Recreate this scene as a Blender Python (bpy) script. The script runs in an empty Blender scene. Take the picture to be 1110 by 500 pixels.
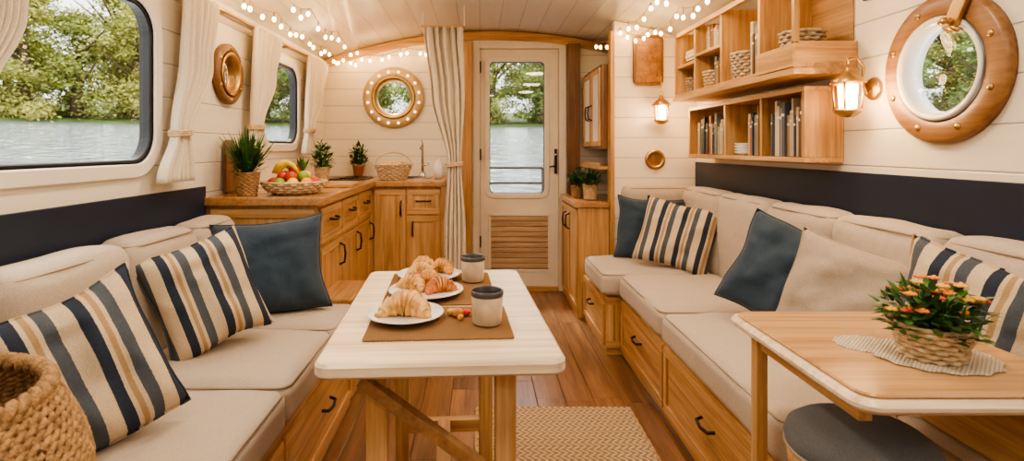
import bpy, bmesh, math, random
from mathutils import Vector, Matrix, noise
random.seed(7)
S=bpy.context.scene
COL=S.collection
pi=math.pi
# ---------------------------------------------------------------- materials
def newmat(name):
    m=bpy.data.materials.new(name); m.use_nodes=True
    nt=m.node_tree; b=nt.nodes['Principled BSDF']
    return m,nt,b
def N(nt,t,**k):
    n=nt.nodes.new(t)
    for a,v in k.items(): setattr(n,a,v)
    return n
def math_(nt,op,a,b=None,c=None):
    n=N(nt,'ShaderNodeMath',operation=op)
    for i,v in enumerate((a,b,c)):
        if v is None: continue
        if isinstance(v,(int,float)): n.inputs[i].default_value=v
        else: nt.links.new(v,n.inputs[i])
    return n.outputs[0]
def c4(c): return (c[0],c[1],c[2],1)
def plain(name,c,rough=.5,metal=0,bump=0,bscale=200,var=.12,vscale=6,spec=.5,sheen=0):
    m,nt,b=newmat(name); L=nt.links
    tc=N(nt,'ShaderNodeTexCoord')
    n=N(nt,'ShaderNodeTexNoise'); n.inputs['Scale'].default_value=vscale; n.inputs['Detail'].default_value=4
    L.new(tc.outputs['Object'],n.inputs['Vector'])
    r=N(nt,'ShaderNodeValToRGB')
    r.color_ramp.elements[0].position=.3; r.color_ramp.elements[1].position=.7
    r.color_ramp.elements[0].color=c4([x*(1-var) for x in c]); r.color_ramp.elements[1].color=c4([min(1,x*(1+var)) for x in c])
    L.new(n.outputs['Fac'],r.inputs[0]); L.new(r.outputs[0],b.inputs['Base Color'])
    b.inputs['Roughness'].default_value=rough; b.inputs['Metallic'].default_value=metal
    b.inputs['Specular IOR Level'].default_value=spec
    if sheen: b.inputs['Sheen Weight'].default_value=sheen
    if bump:
        n2=N(nt,'ShaderNodeTexNoise'); n2.inputs['Scale'].default_value=bscale; n2.inputs['Detail'].default_value=3
        L.new(tc.outputs['Object'],n2.inputs['Vector'])
        bp=N(nt,'ShaderNodeBump'); bp.inputs['Strength'].default_value=bump; bp.inputs['Distance'].default_value=.01
        L.new(n2.outputs['Fac'],bp.inputs['Height']); L.new(bp.outputs[0],b.inputs['Normal'])
    return m
def wood(name,c1,c2,axis='Z',rough=.38,plank=None,groove=.03,gd=.35,pv=.25,paint=False,scale=1.0,coat=0):
    """plank=(axis index, width)"""
    m,nt,b=newmat(name); L=nt.links
    tc=N(nt,'ShaderNodeTexCoord'); mp=N(nt,'ShaderNodeMapping')
    sc=[14*scale]*3; sc['XYZ'.index(axis)]=1.1*scale
    mp.inputs['Scale'].default_value=sc
    L.new(tc.outputs['Object'],mp.inputs[0])
    vec=mp.outputs[0]; sep=N(nt,'ShaderNodeSeparateXYZ'); L.new(tc.outputs['Object'],sep.inputs[0])
    wn=None; gm=None
    if plank:
        a=math_(nt,'DIVIDE',sep.outputs[plank[0]],plank[1])
        a=math_(nt,'ADD',a,100.0)
        fr=math_(nt,'FRACT',a); fl=math_(nt,'FLOOR',a)
        d=math_(nt,'ABSOLUTE',math_(nt,'SUBTRACT',fr,.5))
        gm=N(nt,'ShaderNodeMapRange'); gm.inputs['From Min'].default_value=.5-groove; gm.inputs['From Max'].default_value=.5
        L.new(d,gm.inputs['Value']); gm=gm.outputs[0]
        w=N(nt,'ShaderNodeTexWhiteNoise',noise_dimensions='1D')
        idx=fl
        if len(plank)>2: # plank lengths
            w0=N(nt,'ShaderNodeTexWhiteNoise',noise_dimensions='1D'); L.new(fl,w0.inputs['W'])
            ll=math_(nt,'ADD',math_(nt,'DIVIDE',sep.outputs['XYZ'.index(axis)],plank[2]),math_(nt,'MULTIPLY',w0.outputs[0],7.3))
            ll=math_(nt,'ADD',ll,50.0)
            d2=math_(nt,'ABSOLUTE',math_(nt,'SUBTRACT',math_(nt,'FRACT',ll),.5))
            g2=N(nt,'ShaderNodeMapRange'); g2.inputs['From Min'].default_value=.5-groove*.12; g2.inputs['From Max'].default_value=.5
            L.new(d2,g2.inputs['Value']); gm=math_(nt,'MAXIMUM',gm,g2.outputs[0])
            idx=math_(nt,'ADD',fl,math_(nt,'MULTIPLY',math_(nt,'FLOOR',ll),17.13))
        L.new(idx,w.inputs['W']); wn=w.outputs[0]
        cmb=N(nt,'ShaderNodeCombineXYZ'); 
        for i in range(3): L.new(math_(nt,'MULTIPLY',wn,13.7+i*5),cmb.inputs[i])
        va=N(nt,'ShaderNodeVectorMath',operation='ADD'); L.new(vec,va.inputs[0]); L.new(cmb.outputs[0],va.inputs[1]); vec=va.outputs[0]
    n=N(nt,'ShaderNodeTexNoise'); n.inputs['Scale'].default_value=1.6; n.inputs['Detail'].default_value=7; n.inputs['Roughness'].default_value=.62; n.inputs['Distortion'].default_value=.6
    L.new(vec,n.inputs['Vector'])
    r=N(nt,'ShaderNodeValToRGB'); r.color_ramp.elements[0].position=.33; r.color_ramp.elements[1].position=.66
    r.color_ramp.elements[0].color=c4(c2); r.color_ramp.elements[1].color=c4(c1)
    L.new(n.outputs['Fac'],r.inputs[0]); col=r.outputs[0]
    if not paint:   # fine dark pores
        mp2=N(nt,'ShaderNodeMapping'); sc2=[90*scale]*3; sc2['XYZ'.index(axis)]=3*scale; mp2.inputs['Scale'].default_value=sc2
        L.new(tc.outputs['Object'],mp2.inputs[0]); n3=N(nt,'ShaderNodeTexNoise'); n3.inputs['Scale'].default_value=1; n3.inputs['Detail'].default_value=3; L.new(mp2.outputs[0],n3.inputs[0])
        mr=N(nt,'ShaderNodeMapRange'); mr.inputs['From Min'].default_value=.3; mr.inputs['From Max'].default_value=.6; mr.inputs['To Min'].default_value=.74; mr.inputs['To Max'].default_value=1.05; L.new(n3.outputs['Fac'],mr.inputs[0])
        mx=N(nt,'ShaderNodeMix',data_type='RGBA',blend_type='MULTIPLY'); mx.inputs[0].default_value=1
        cc=N(nt,'ShaderNodeCombineColor')
        for i in range(3): L.new(mr.outputs[0],cc.inputs[i])
        L.new(col,mx.inputs[6]); L.new(cc.outputs[0],mx.inputs[7]); col=mx.outputs[2]
    if wn is not None and pv>0:
        mx=N(nt,'ShaderNodeMix',data_type='RGBA',blend_type='MULTIPLY'); mx.inputs[0].default_value=1
        v=math_(nt,'ADD',math_(nt,'MULTIPLY',wn,pv),1-pv)
        cc=N(nt,'ShaderNodeCombineColor')
        for i in range(3): L.new(v,cc.inputs[i])
        L.new(col,mx.inputs[6]); L.new(cc.outputs[0],mx.inputs[7]); col=mx.outputs[2]
    if gm is not None:
        mx=N(nt,'ShaderNodeMix',data_type='RGBA'); L.new(math_(nt,'MULTIPLY',gm,1.0),mx.inputs[0])
        L.new(col,mx.inputs[6]); mx.inputs[7].default_value=c4([x*gd for x in c2]); col=mx.outputs[2]
    L.new(col,b.inputs['Base Color']); b.inputs['Roughness'].default_value=rough
    if coat: b.inputs['Coat Weight'].default_value=coat; b.inputs['Coat Roughness'].default_value=.15
    h=math_(nt,'MULTIPLY',n.outputs['Fac'],.04 if paint else .12)
    if gm is not None: h=math_(nt,'SUBTRACT',h,gm)
    bp=N(nt,'ShaderNodeBump'); bp.inputs['Strength'].default_value=.6; bp.inputs['Distance'].default_value=.004
    L.new(h,bp.inputs['Height']); L.new(bp.outputs[0],b.inputs['Normal'])
    return m
def fabric(name,c,c2=None,rough=.95,wr=.5):
    m,nt,b=newmat(name); L=nt.links
    tc=N(nt,'ShaderNodeTexCoord')
    n=N(nt,'ShaderNodeTexNoise'); n.inputs['Scale'].default_value=420; n.inputs['Detail'].default_value=2
    n1=N(nt,'ShaderNodeTexNoise'); n1.inputs['Scale'].default_value=7; n1.inputs['Detail'].default_value=3; n1.inputs['Distortion'].default_value=.8
    L.new(tc.outputs['Object'],n.inputs[0]); L.new(tc.outputs['Object'],n1.inputs[0])
    r=N(nt,'ShaderNodeValToRGB'); r.color_ramp.elements[0].position=.35; r.color_ramp.elements[1].position=.65
    r.color_ramp.elements[0].color=c4([x*.85 for x in c]); r.color_ramp.elements[1].color=c4([min(1,x*1.12) for x in c])
    L.new(n.outputs['Fac'],r.inputs[0]); L.new(r.outputs[0],b.inputs['Base Color'])
    b.inputs['Roughness'].default_value=rough; b.inputs['Specular IOR Level'].default_value=.2
    b.inputs['Sheen Weight'].default_value=.12
    h=math_(nt,'ADD',math_(nt,'MULTIPLY',n.outputs['Fac'],.05),math_(nt,'MULTIPLY',n1.outputs['Fac'],wr))
    bp=N(nt,'ShaderNodeBump'); bp.inputs['Strength'].default_value=.7; bp.inputs['Distance'].default_value=.03
    L.new(h,bp.inputs['Height']); L.new(bp.outputs[0],b.inputs['Normal'])
    return m
def stripes(name,width=.44):
    m,nt,b=newmat(name); L=nt.links
    tc=N(nt,'ShaderNodeTexCoord'); sep=N(nt,'ShaderNodeSeparateXYZ'); L.new(tc.outputs['Object'],sep.inputs[0])
    n=N(nt,'ShaderNodeTexNoise'); n.inputs['Scale'].default_value=300; L.new(tc.outputs['Object'],n.inputs[0])
    a=math_(nt,'ADD',math_(nt,'DIVIDE',sep.outputs[0],width*.27),50.1)
    a=math_(nt,'ADD',a,math_(nt,'MULTIPLY',n.outputs['Fac'],.02))
    f=math_(nt,'FRACT',a)
    r=N(nt,'ShaderNodeValToRGB'); cr=r.color_ramp; cr.interpolation='CONSTANT'
    cream=(.62,.50,.35); navy=(.035,.046,.07); tan=(.42,.28,.15); gr=(.09,.105,.125)
    cr.elements[0].position=0; cr.elements[0].color=c4(cream); cr.elements[1].position=.20; cr.elements[1].color=c4(navy)
    for p,c in ((.42,cream),(.50,tan),(.60,cream),(.68,gr),(.90,cream)):
        e=cr.elements.new(p); e.color=c4(c)
    L.new(f,r.inputs[0])
    mx=N(nt,'ShaderNodeMix',data_type='RGBA',blend_type='MULTIPLY'); mx.inputs[0].default_value=1
    v=math_(nt,'ADD',math_(nt,'MULTIPLY',n.outputs['Fac'],.5),.72); cc=N(nt,'ShaderNodeCombineColor')
    for i in range(3): L.new(v,cc.inputs[i])
    L.new(r.outputs[0],mx.inputs[6]); L.new(cc.outputs[0],mx.inputs[7]); L.new(mx.outputs[2],b.inputs['Base Color'])
    b.inputs['Roughness'].default_value=.95; b.inputs['Specular IOR Level'].default_value=.2
    n1=N(nt,'ShaderNodeTexNoise'); n1.inputs['Scale'].default_value=8; L.new(tc.outputs['Object'],n1.inputs[0])
    h=math_(nt,'ADD',math_(nt,'MULTIPLY',n.outputs['Fac'],.06),math_(nt,'MULTIPLY',n1.outputs['Fac'],.5))
    bp=N(nt,'ShaderNodeBump'); bp.inputs['Strength'].default_value=.7; bp.inputs['Distance'].default_value=.02
    L.new(h,bp.inputs['Height']); L.new(bp.outputs[0],b.inputs['Normal'])
    return m
def emis(name,c,s):
    m,nt,b=newmat(name); b.inputs['Base Color'].default_value=c4(c); b.inputs['Emission Color'].default_value=c4(c); b.inputs['Emission Strength'].default_value=s
    return m
def weavemat(name,c,fx,fy,diag=False,c2=None):
    m,nt,b=newmat(name); L=nt.links
    tc=N(nt,'ShaderNodeTexCoord'); sep=N(nt,'ShaderNodeSeparateXYZ'); L.new(tc.outputs['Object'],sep.inputs[0])
    if diag:
        row=math_(nt,'MULTIPLY',sep.outputs[1],fy)
        tri=math_(nt,'PINGPONG',row,1.0)
        sx=math_(nt,'SINE',math_(nt,'MULTIPLY',math_(nt,'ADD',math_(nt,'MULTIPLY',sep.outputs[0],fx),math_(nt,'MULTIPLY',tri,1.0)),6.283))
        h=math_(nt,'ADD',math_(nt,'MULTIPLY',sx,.5),.5)
        g=math_(nt,'MULTIPLY',math_(nt,'ABSOLUTE',math_(nt,'SUBTRACT',tri,.5)),.9)
        h=math_(nt,'SUBTRACT',h,g)
    else:
        sx=math_(nt,'SINE',math_(nt,'MULTIPLY',sep.outputs[0],fx)); sy=math_(nt,'SINE',math_(nt,'MULTIPLY',sep.outputs[1],fy))
        h=math_(nt,'ADD',math_(nt,'MULTIPLY',math_(nt,'MULTIPLY',sx,sy),.5),.5)
    r=N(nt,'ShaderNodeValToRGB'); r.color_ramp.elements[0].color=c4([x*.5 for x in c] if c2 is None else c2); r.color_ramp.elements[1].color=c4(c); r.color_ramp.elements[1].position=.6
    L.new(h,r.inputs[0]); L.new(r.outputs[0],b.inputs['Base Color']); b.inputs['Roughness'].default_value=.95; b.inputs['Specular IOR Level'].default_value=.15
    bp=N(nt,'ShaderNodeBump'); bp.inputs['Strength'].default_value=.8; bp.inputs['Distance'].default_value=.005
    L.new(h,bp.inputs['Height']); L.new(bp.outputs[0],b.inputs['Normal'])
    return m
OAK1=(.65,.395,.18); OAK2=(.41,.21,.08)
oakZ=wood('oak_z',OAK1,OAK2,'Z'); oakX=wood('oak_x',OAK1,OAK2,'X'); oakY=wood('oak_y',OAK1,OAK2,'Y')
oakD=wood('oak_dark',(.27,.13,.055),(.15,.07,.03),'Z')
oakRing=wood('oak_ring',(.40,.21,.09),(.22,.10,.04),'Y',scale=.7)
ctop=wood('counter_wood',(.52,.285,.125),(.34,.165,.065),'Y',rough=.25)
tabW=wood('table_top_wood',(.84,.70,.52),(.71,.54,.35),'X',rough=.3,scale=.8)
tab2=wood('side_table_wood',(.60,.365,.17),(.45,.24,.10),'X',rough=.25,scale=.7)
floorM=wood('floor_planks',(.33,.165,.075),(.16,.075,.032),'Y',rough=.28,plank=(0,.13,1.1),groove=.02,gd=.3,pv=.35)
CR1=(.85,.78,.665); CR2=(.81,.735,.61)
wallM=wood('wall_shiplap',CR1,CR2,'Y',rough=.35,plank=(2,.135),groove=.03,gd=.5,pv=.04,paint=True)
wallBM=wood('endwall_shiplap',CR1,CR2,'X',rough=.35,plank=(2,.135),groove=.03,gd=.5,pv=.04,paint=True)
ceilM=wood('ceiling_planks',(.93,.91,.86),(.90,.87,.81),'Y',rough=.18,plank=(0,.15),groove=.025,gd=.6,pv=.03,paint=True,coat=.5)
creamP=plain('cream_paint',(.80,.74,.65),.4,var=.03)
doorP=plain('door_paint',(.79,.70,.57),.4,var=.04)
slatM=wood('slat_wood',(.58,.42,.26),(.45,.30,.17),'X')
navyP=plain('navy_paint',(.010,.020,.046),.45,var=.1)
black=plain('black_rubber',(.012,.012,.014),.4)
dmetal=plain('dark_metal',(.05,.04,.035),.35,.9)
brass=plain('aged_brass',(.48,.31,.14),.35,.95,var=.2)
steel=plain('steel',(.6,.6,.6),.2,1)
beige=fabric('beige_linen',(.49,.41,.33),wr=.35); pipeM=plain('piping',(.36,.29,.22),.9)
blueF=fabric('blue_linen',(.043,.066,.096),wr=.5); taupeF=fabric('taupe_linen',(.40,.33,.26),wr=.35); greyF=fabric('grey_seat',(.13,.135,.14),wr=.2)
stripeF=stripes('striped_fabric')
curtF=fabric('curtain_linen',(.74,.65,.52),wr=.05)
wick=plain('wicker',(.42,.25,.12),.7,var=.35,vscale=60,bump=.3,bscale=150)
wickL=plain('wicker_light',(.58,.43,.26),.75,var=.3,vscale=60,bump=.3,bscale=150)
rope=plain('rope',(.38,.225,.10),.85,var=.4,vscale=50,bump=.6,bscale=220)
leafM=plain('leaf',(.055,.15,.025),.5,var=.6,vscale=25); leafD=plain('leaf_dark',(.025,.08,.02),.45,var=.5,vscale=25)
flO=plain('petal_orange',(.78,.22,.05),.6); flY=plain('petal_yellow',(.8,.45,.08),.6); flR=plain('petal_red',(.65,.10,.07),.6)
soil=plain('soil',(.04,.025,.015),.95)
ceram=plain('ceramic_white',(.80,.77,.72),.2,var=.03); mugM=plain('mug_glaze',(.58,.46,.32),.35,var=.15,vscale=30); navyG=plain('rim_glaze',(.05,.05,.055),.3); coffee=plain('coffee',(.05,.02,.008),.2)
matM=weavemat('placemat_weave',(.34,.19,.09),900,900)
rugM=weavemat('jute_braid',(.53,.38,.24),38,42,diag=True)
crust=plain('pastry_crust',(.56,.24,.05),.32,var=.55,vscale=35,bump=.3,bscale=60); crustP=plain('pastry_pale',(.68,.39,.13),.4,var=.45,vscale=40,bump=.3,bscale=60)
bookms=[plain('book_%d'%i,c,.6) for i,c in enumerate([(.42,.34,.24),(.08,.10,.13),(.30,.10,.04),(.62,.52,.38),(.13,.06,.03),(.03,.045,.08),(.35,.20,.08),(.18,.19,.17),(.5,.42,.3)])]
paper=plain('paper',(.72,.64,.5),.8)
bulbM=emis('warm_bulb',(1,.60,.22),32); lampM=emis('lamp_glow',(1,.64,.30),12); diffM=emis('fill_diffuser',(1,.86,.68),3)  # diffM: glow of the added ceiling fill lights
fruitms=[plain('fruit_%d'%i,c,.35,var=.2) for i,c in enumerate([(.6,.03,.02),(.85,.33,.02),(.8,.55,.03),(.2,.35,.03),(.5,.06,.03)])]
def glassmat():
    m,nt,b=newmat('window_glass'); L=nt.links
    t=N(nt,'ShaderNodeBsdfTransparent'); g=N(nt,'ShaderNodeBsdfGlossy'); g.inputs['Roughness'].default_value=.02
    mx=N(nt,'ShaderNodeMixShader'); mx.inputs[0].default_value=.03
    L.new(t.outputs[0],mx.inputs[1]); L.new(g.outputs[0],mx.inputs[2]); L.new(mx.outputs[0],nt.nodes['Material Output'].inputs[0])
    return m
glassM=glassmat()
mirM=plain('mirror_glass',(.75,.76,.76),.05,1,var=.02)
# ---------------------------------------------------------------- builder
ML=Matrix(((0,0,1,0),(1,0,0,0),(0,1,0,0),(0,0,0,1)))      # local x->Y, y->Z, z->+X
MR=Matrix(((0,0,-1,0),(-1,0,0,0),(0,1,0,0),(0,0,0,1)))    # local z-> -X
MB=Matrix(((1,0,0,0),(0,0,-1,0),(0,1,0,0),(0,0,0,1)))     # local z-> -Y
def T(x,y,z): return Matrix.Translation((x,y,z))
class B:
    def __init__(s): s.bm=bmesh.new(); s.mats=[]
    def mi(s,m):
        if m not in s.mats: s.mats.append(m)
        return s.mats.index(m)
    def add(s,vs,fs,mat,smooth=True,M=None):
        k=s.mi(mat); bv=[s.bm.verts.new((M@Vector(v)) if M else v) for v in vs]; out=[]
        for f in fs:
            try:
                fc=s.bm.faces.new([bv[i] for i in f]); fc.material_index=k; fc.smooth=smooth; out.append(fc)
            except ValueError: pass
        return bv,out
    def box(s,x0,x1,y0,y1,z0,z1,mat,bev=.003,M=None):
        vs=[(x,y,z) for x in (x0,x1) for y in (y0,y1) for z in (z0,z1)]
        fs=[(0,1,3,2),(4,6,7,5),(0,4,5,1),(2,3,7,6),(0,2,6,4),(1,5,7,3)]
        bv,fc=s.add(vs,fs,mat,False,M)
        if bev:
            es=list({e for f in fc for e in f.edges})
            r=bmesh.ops.bevel(s.bm,geom=es,offset=min(bev,.45*min(abs(x1-x0),abs(y1-y0),abs(z1-z0))),segments=2,affect='EDGES',profile=.7)
            k=s.mi(mat)
            for f in r['faces']: f.material_index=k
    def lathe(s,prof,mat,seg=32,M=None,smooth=True,cap=False,closed=False):
        vs=[];n=len(prof)
        for i in range(seg):
            a=2*pi*i/seg
            for r,z in prof: vs.append((r*math.cos(a),r*math.sin(a),z))
        fs=[]
        for i in range(seg):
            j=(i+1)%seg
            for k in range(n-1 if not closed else n):
                k2=(k+1)%n
                fs.append((i*n+k,j*n+k,j*n+k2,i*n+k2))
        if cap:
            fs.append(tuple(i*n for i in range(seg))[::-1]); fs.append(tuple(i*n+n-1 for i in range(seg)))
        s.add(vs,fs,mat,smooth,M)
    def cyl(s,p0,p1,r,mat,seg=12,r1=None):
        s.tube([p0,p1],[r,r if r1 is None else r1],mat,seg,caps=True)
    def tube(s,pts,r,mat,seg=8,closed=False,caps=True,M=None):
        P=[Vector(p) for p in pts]; n=len(P)
        R=r if isinstance(r,(list,tuple)) else [r]*n
        vs=[]; prev=None
        for i in range(n):
            if closed: t=(P[(i+1)%n]-P[i-1])
            else: t=P[min(i+1,n-1)]-P[max(i-1,0)]
            if t.length<1e-9: t=Vector((0,0,1))
            t.normalize()
            if prev is None:
                up=Vector((0,0,1)) if abs(t.z)<.9 else Vector((1,0,0)); a=t.cross(up).normalized()
            else:
                a=(prev-t*prev.dot(t)); a=a.normalized() if a.length>1e-6 else t.orthogonal().normalized()
            prev=a; b=t.cross(a)
            for k in range(seg):
                an=2*pi*k/seg; vs.append(P[i]+(a*math.cos(an)+b*math.sin(an))*R[i])
        fs=[]
        for i in range(n if closed else n-1):
            j=(i+1)%n
            for k in range(seg):
                k2=(k+1)%seg; fs.append((i*seg+k,i*seg+k2,j*seg+k2,j*seg+k))
        if caps and not closed:
            fs.append(tuple(range(seg))[::-1]); fs.append(tuple((n-1)*seg+k for k in range(seg)))
        s.add(vs,fs,mat,True,M)
    def ball(s,c,r,mat,sc=(1,1,1),u=12,v=8,M=None,nz=0):
        vs=[];fs=[]
        for i in range(v+1):
            ph=pi*i/v
            for j in range(u):
                th=2*pi*j/u
                d=Vector((math.sin(ph)*math.cos(th),math.sin(ph)*math.sin(th),math.cos(ph)))
                k=1+(nz*noise.noise(d*2.5+Vector(c)*9) if nz else 0)
                vs.append((c[0]+d.x*r*sc[0]*k,c[1]+d.y*r*sc[1]*k,c[2]+d.z*r*sc[2]*k))
        for i in range(v):
            for j in range(u):
                j2=(j+1)%u; fs.append((i*u+j,(i+1)*u+j,(i+1)*u+j2,i*u+j2))
        s.add(vs,fs,mat,True,M)
    def rr(s,hw,hh,r,z,n=8):
        out=[]
        for cx,cy,a0 in ((hw-r,hh-r,0),(-hw+r,hh-r,pi/2),(-hw+r,-hh+r,pi),(hw-r,-hh+r,3*pi/2)):
            for i in range(n+1):
                a=a0+pi/2*i/n; out.append((cx+r*math.cos(a),cy+r*math.sin(a),z))
        return out
    def rring(s,hw,hh,r,w,z0,z1,mat,M,ch=.004):
        ri=max(r-w,.004)
        L=[s.rr(hw,hh,r,z0),s.rr(hw,hh,r,z1-ch),s.rr(hw-ch,hh-ch,r-ch,z1),s.rr(hw-w+ch,hh-w+ch,ri+ch,z1),s.rr(hw-w,hh-w,ri,z1-ch),s.rr(hw-w,hh-w,ri,z0)]
        n=len(L[0]); vs=[p for l in L for p in l]; fs=[]
        for k in range(6):
            k2=(k+1)%6
            for i in range(n):
                j=(i+1)%n; fs.append((k*n+i,k*n+j,k2*n+j,k2*n+i))
        s.add(vs,fs,mat,False,M)
    def rprism(s,hw,hh,r,z0,z1,mat,M=None,ch=0,smooth=False):
        L=[s.rr(hw-ch,hh-ch,r-ch,z0)]
        if ch: L+= [s.rr(hw,hh,r,z0+ch),s.rr(hw,hh,r,z1-ch)]
        L.append(s.rr(hw-ch,hh-ch,r-ch,z1))
        n=len(L[0]); vs=[p for l in L for p in l]; fs=[]
        for k in range(len(L)-1):
            for i in range(n):
                j=(i+1)%n; fs.append((k*n+i,k*n+j,(k+1)*n+j,(k+1)*n+i))
        fs.append(tuple(range(n))[::-1]); fs.append(tuple((len(L)-1)*n+i for i in range(n)))
        s.add(vs,fs,mat,smooth,M)
    def finish(s,name,parent=None,loc=None,rot=None,autos=True):
        bmesh.ops.recalc_face_normals(s.bm,faces=s.bm.faces)
        me=bpy.data.meshes.new(name); s.bm.to_mesh(me); s.bm.free()
        for m in s.mats: me.materials.append(m)
        o=bpy.data.objects.new(name,me); COL.objects.link(o)
        if loc: o.location=loc
        if rot: o.rotation_euler=rot
        if parent: o.parent=parent
        return o
def empty(name,loc=(0,0,0)):
    e=bpy.data.objects.new(name,None); e.empty_display_size=.1; e.location=loc; COL.objects.link(e); return e
# ---------------------------------------------------------------- room shell
XL,XR,YB,YF=-1.25,1.45,4.45,-1.3
def cz(x): return 2.08-.23*((x-.1)/1.35)**2
def cut(wall,cutters):
    for c in cutters:
        md=wall.modifiers.new('b','BOOLEAN'); md.operation='DIFFERENCE'; md.solver='EXACT'; md.object=c
    bpy.context.view_layer.update()
    dg=bpy.context.evaluated_depsgraph_get()
    me=bpy.data.meshes.new_from_object(wall.evaluated_get(dg))
    wall.modifiers.clear(); wall.data=me
    for c in cutters: bpy.data.objects.remove(c)
def rcut(hw,hh,r,M):
    b=B(); b.rprism(hw,hh,r,-.3,.3,creamP,M); return b.finish('cutter')
def ccut(r,M):
    b=B(); b.lathe([(r,-.3),(r,.3)],creamP,48,M,cap=True); return b.finish('cutter')
WT=.045
b=B(); b.box(XL-WT,XR+WT,YF-WT,YB+.12,-.08,0,floorM,0); b.finish('floor')
b=B(); n=28; vs=[];fs=[]
for y in (YF,YB):
    for z in (0,.06):
        for i in range(n+1):
            x=XL+(XR-XL)*i/n; vs.append((x,y,cz(x)+z))
m=n+1
for i in range(n):
    fs+= [(i,i+1,2*m+i+1,2*m+i),(m+i,m+i+1,3*m+i+1,3*m+i),(i,i+1,m+i+1,m+i),(2*m+i,2*m+i+1,3*m+i+1,3*m+i)]
b.add(vs,fs,ceilM,True); b.finish('ceiling')
W1=(1.19,2.11,1.085,1.69); W2=(3.16,3.77,1.17,1.68)
def wc(w): return ((w[0]+w[1])/2,(w[2]+w[3])/2,(w[1]-w[0])/2,(w[3]-w[2])/2)
b=B(); b.box(XL-WT,XL,YF,YB,0,1.86,wallM,0); wl=b.finish('wall_left')
cs=[]
for w,r in ((W1,.12),(W2,.12)):
    cy,czz,hw,hh=wc(w); cs.append(rcut(hw,hh,r,T(XL,cy,czz)@ML))
W0=(-.7,.6,1.085,1.69); cy,czz,hw,hh=wc(W0); cs.append(rcut(hw,hh,.13,T(XL,cy,czz)@ML))
cut(wl,cs)
b=B(); b.box(XR,XR+WT,YF,YB,0,1.86,wallM,0); wr=b.finish('wall_right')
PR=(1.72,1.394); WRr=(-.7,.7,1.11,1.66)
cy,czz,hw,hh=wc(WRr)
cut(wr,[ccut(.152,T(XR,PR[0],PR[1])@MR),rcut(hw,hh,.13,T(XR,cy,czz)@MR)])
def endwall(y0,y1,name,mat):
    b=B(); pts=[(XL-WT,0),(XR+WT,0),(XR+WT,1.86)]+[(XR-(XR-XL)*i/28,cz(XR-(XR-XL)*i/28)+.05) for i in range(29)]+[(XL-WT,1.86)]
    n=len(pts); vs=[(x,y0,z) for x,z in pts]+[(x,y1,z) for x,z in pts]
    fs=[tuple(range(n)),tuple(range(n,2*n))[::-1]]+[(i,(i+1)%n,n+(i+1)%n,n+i) for i in range(n)]
    b.add(vs,fs,mat,False); return b.finish(name)
wb=endwall(YB,YB+.06,'wall_back',wallBM)
PB=(-.69,1.55)
dx0,dx1=-.055,.69
def boxcut(x0,x1,y0,y1,z0,z1):
    b=B(); b.box(x0,x1,y0,y1,z0,z1,creamP,0); return b.finish('cutter')
cut(wb,[ccut(.16,T(PB[0],YB,PB[1])@MB),boxcut(dx0,dx1,YB-.3,YB+.3,-.1,2.0)])
endwall(YF-WT,YF,'wall_front',wallBM)
def window(name,w,r,M0,x):
    e=empty(name,(x,(w[0]+w[1])/2,(w[2]+w[3])/2)); hw=(w[1]-w[0])/2; hh=(w[3]-w[2])/2
    b=B()
    b.rring(hw+.045,hh+.045,r+.045,.05,0,.018,creamP,M0)
    b.rring(hw-.001,hh-.001,r,.006,-.043,.012,black,M0)
    b.rring(hw-.006,hh-.006,r-.006,.014,-.025,.006,black,M0)
    f=b.finish('frame',e); f.matrix_parent_inverse=Matrix.Translation(-e.location)
    b=B(); b.rprism(hw-.012,hh-.012,r-.012,-.014,-.009,glassM,M0); o=b.finish('glass',e); o.matrix_parent_inverse=Matrix.Translation(-e.location)
def wM(w,M0,x): return T(x,(w[0]+w[1])/2,(w[2]+w[3])/2)@M0
window('window_1',W1,.12,wM(W1,ML,XL),XL); window('window_2',W2,.12,wM(W2,ML,XL),XL); window('window_3',W0,.13,wM(W0,ML,XL),XL); window('window_4',WRr,.13,wM(WRr,MR,XR),XR)
def porthole(name,M0,loc,ro,ri,ringM,innerM,boltM,nb=10,glass=glassM,tunnel=True,thick=.03,inner_w=.03):
    e=empty(name,loc); b=B()
    b.lathe([(ri+.012,0),(ro,0),(ro,thick*.7),(ro-.012,thick),(ri+.022,thick),(ri+.012,thick*.8)],ringM,64,M0,closed=True)
    b.finish('ring',e)
    b=B(); zt=-.043 if tunnel else .001
    b.lathe([(ri-.001,zt),(ri-.001,thick*.6),(ri+.014,thick*1.1),(ri+.004,thick*1.2),(ri-.010,thick*.9),(ri-inner_w,thick*.1),(ri-inner_w,-.004 if tunnel else .001)],innerM,64,M0,closed=True)
    b.finish('flange',e)
    b=B(); rb=(ro+ri)/2+.006
    for i in range(nb):
        a=2*pi*(i+.5)/nb; b.ball((rb*math.cos(a),rb*math.sin(a),thick),.009*(1+ro),boltM,(1,1,.5),10,6,M0)
    b.finish('bolts',e)
    b=B(); zg=-.003 if tunnel else .004
    b.lathe([(0.0001,zg),(ri-inner_w+.002,zg),(ri-inner_w+.002,zg+.003),(0.0001,zg+.003)],glass,48,M0); b.finish('glass',e)
    return e
e=porthole('window_5',MR,(XR,PR[0],PR[1]),.232,.148,oakRing,ceram,brass,8,thick=.030,inner_w=.016)
b=B(); b.box(-.022,.022,.12,.225,.034,.05,brass,.006); b.cyl((-.04,.135,.044),(.04,.135,.044),.009,brass); b.cyl((0,.15,.04),(0,.15,.065),.011,brass); b.ball((0,.15,.068),.013,brass)
o=b.finish('clamp',e); o.matrix_basis=MR@Matrix.Rotation(-.5,4,'Z')
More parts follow.
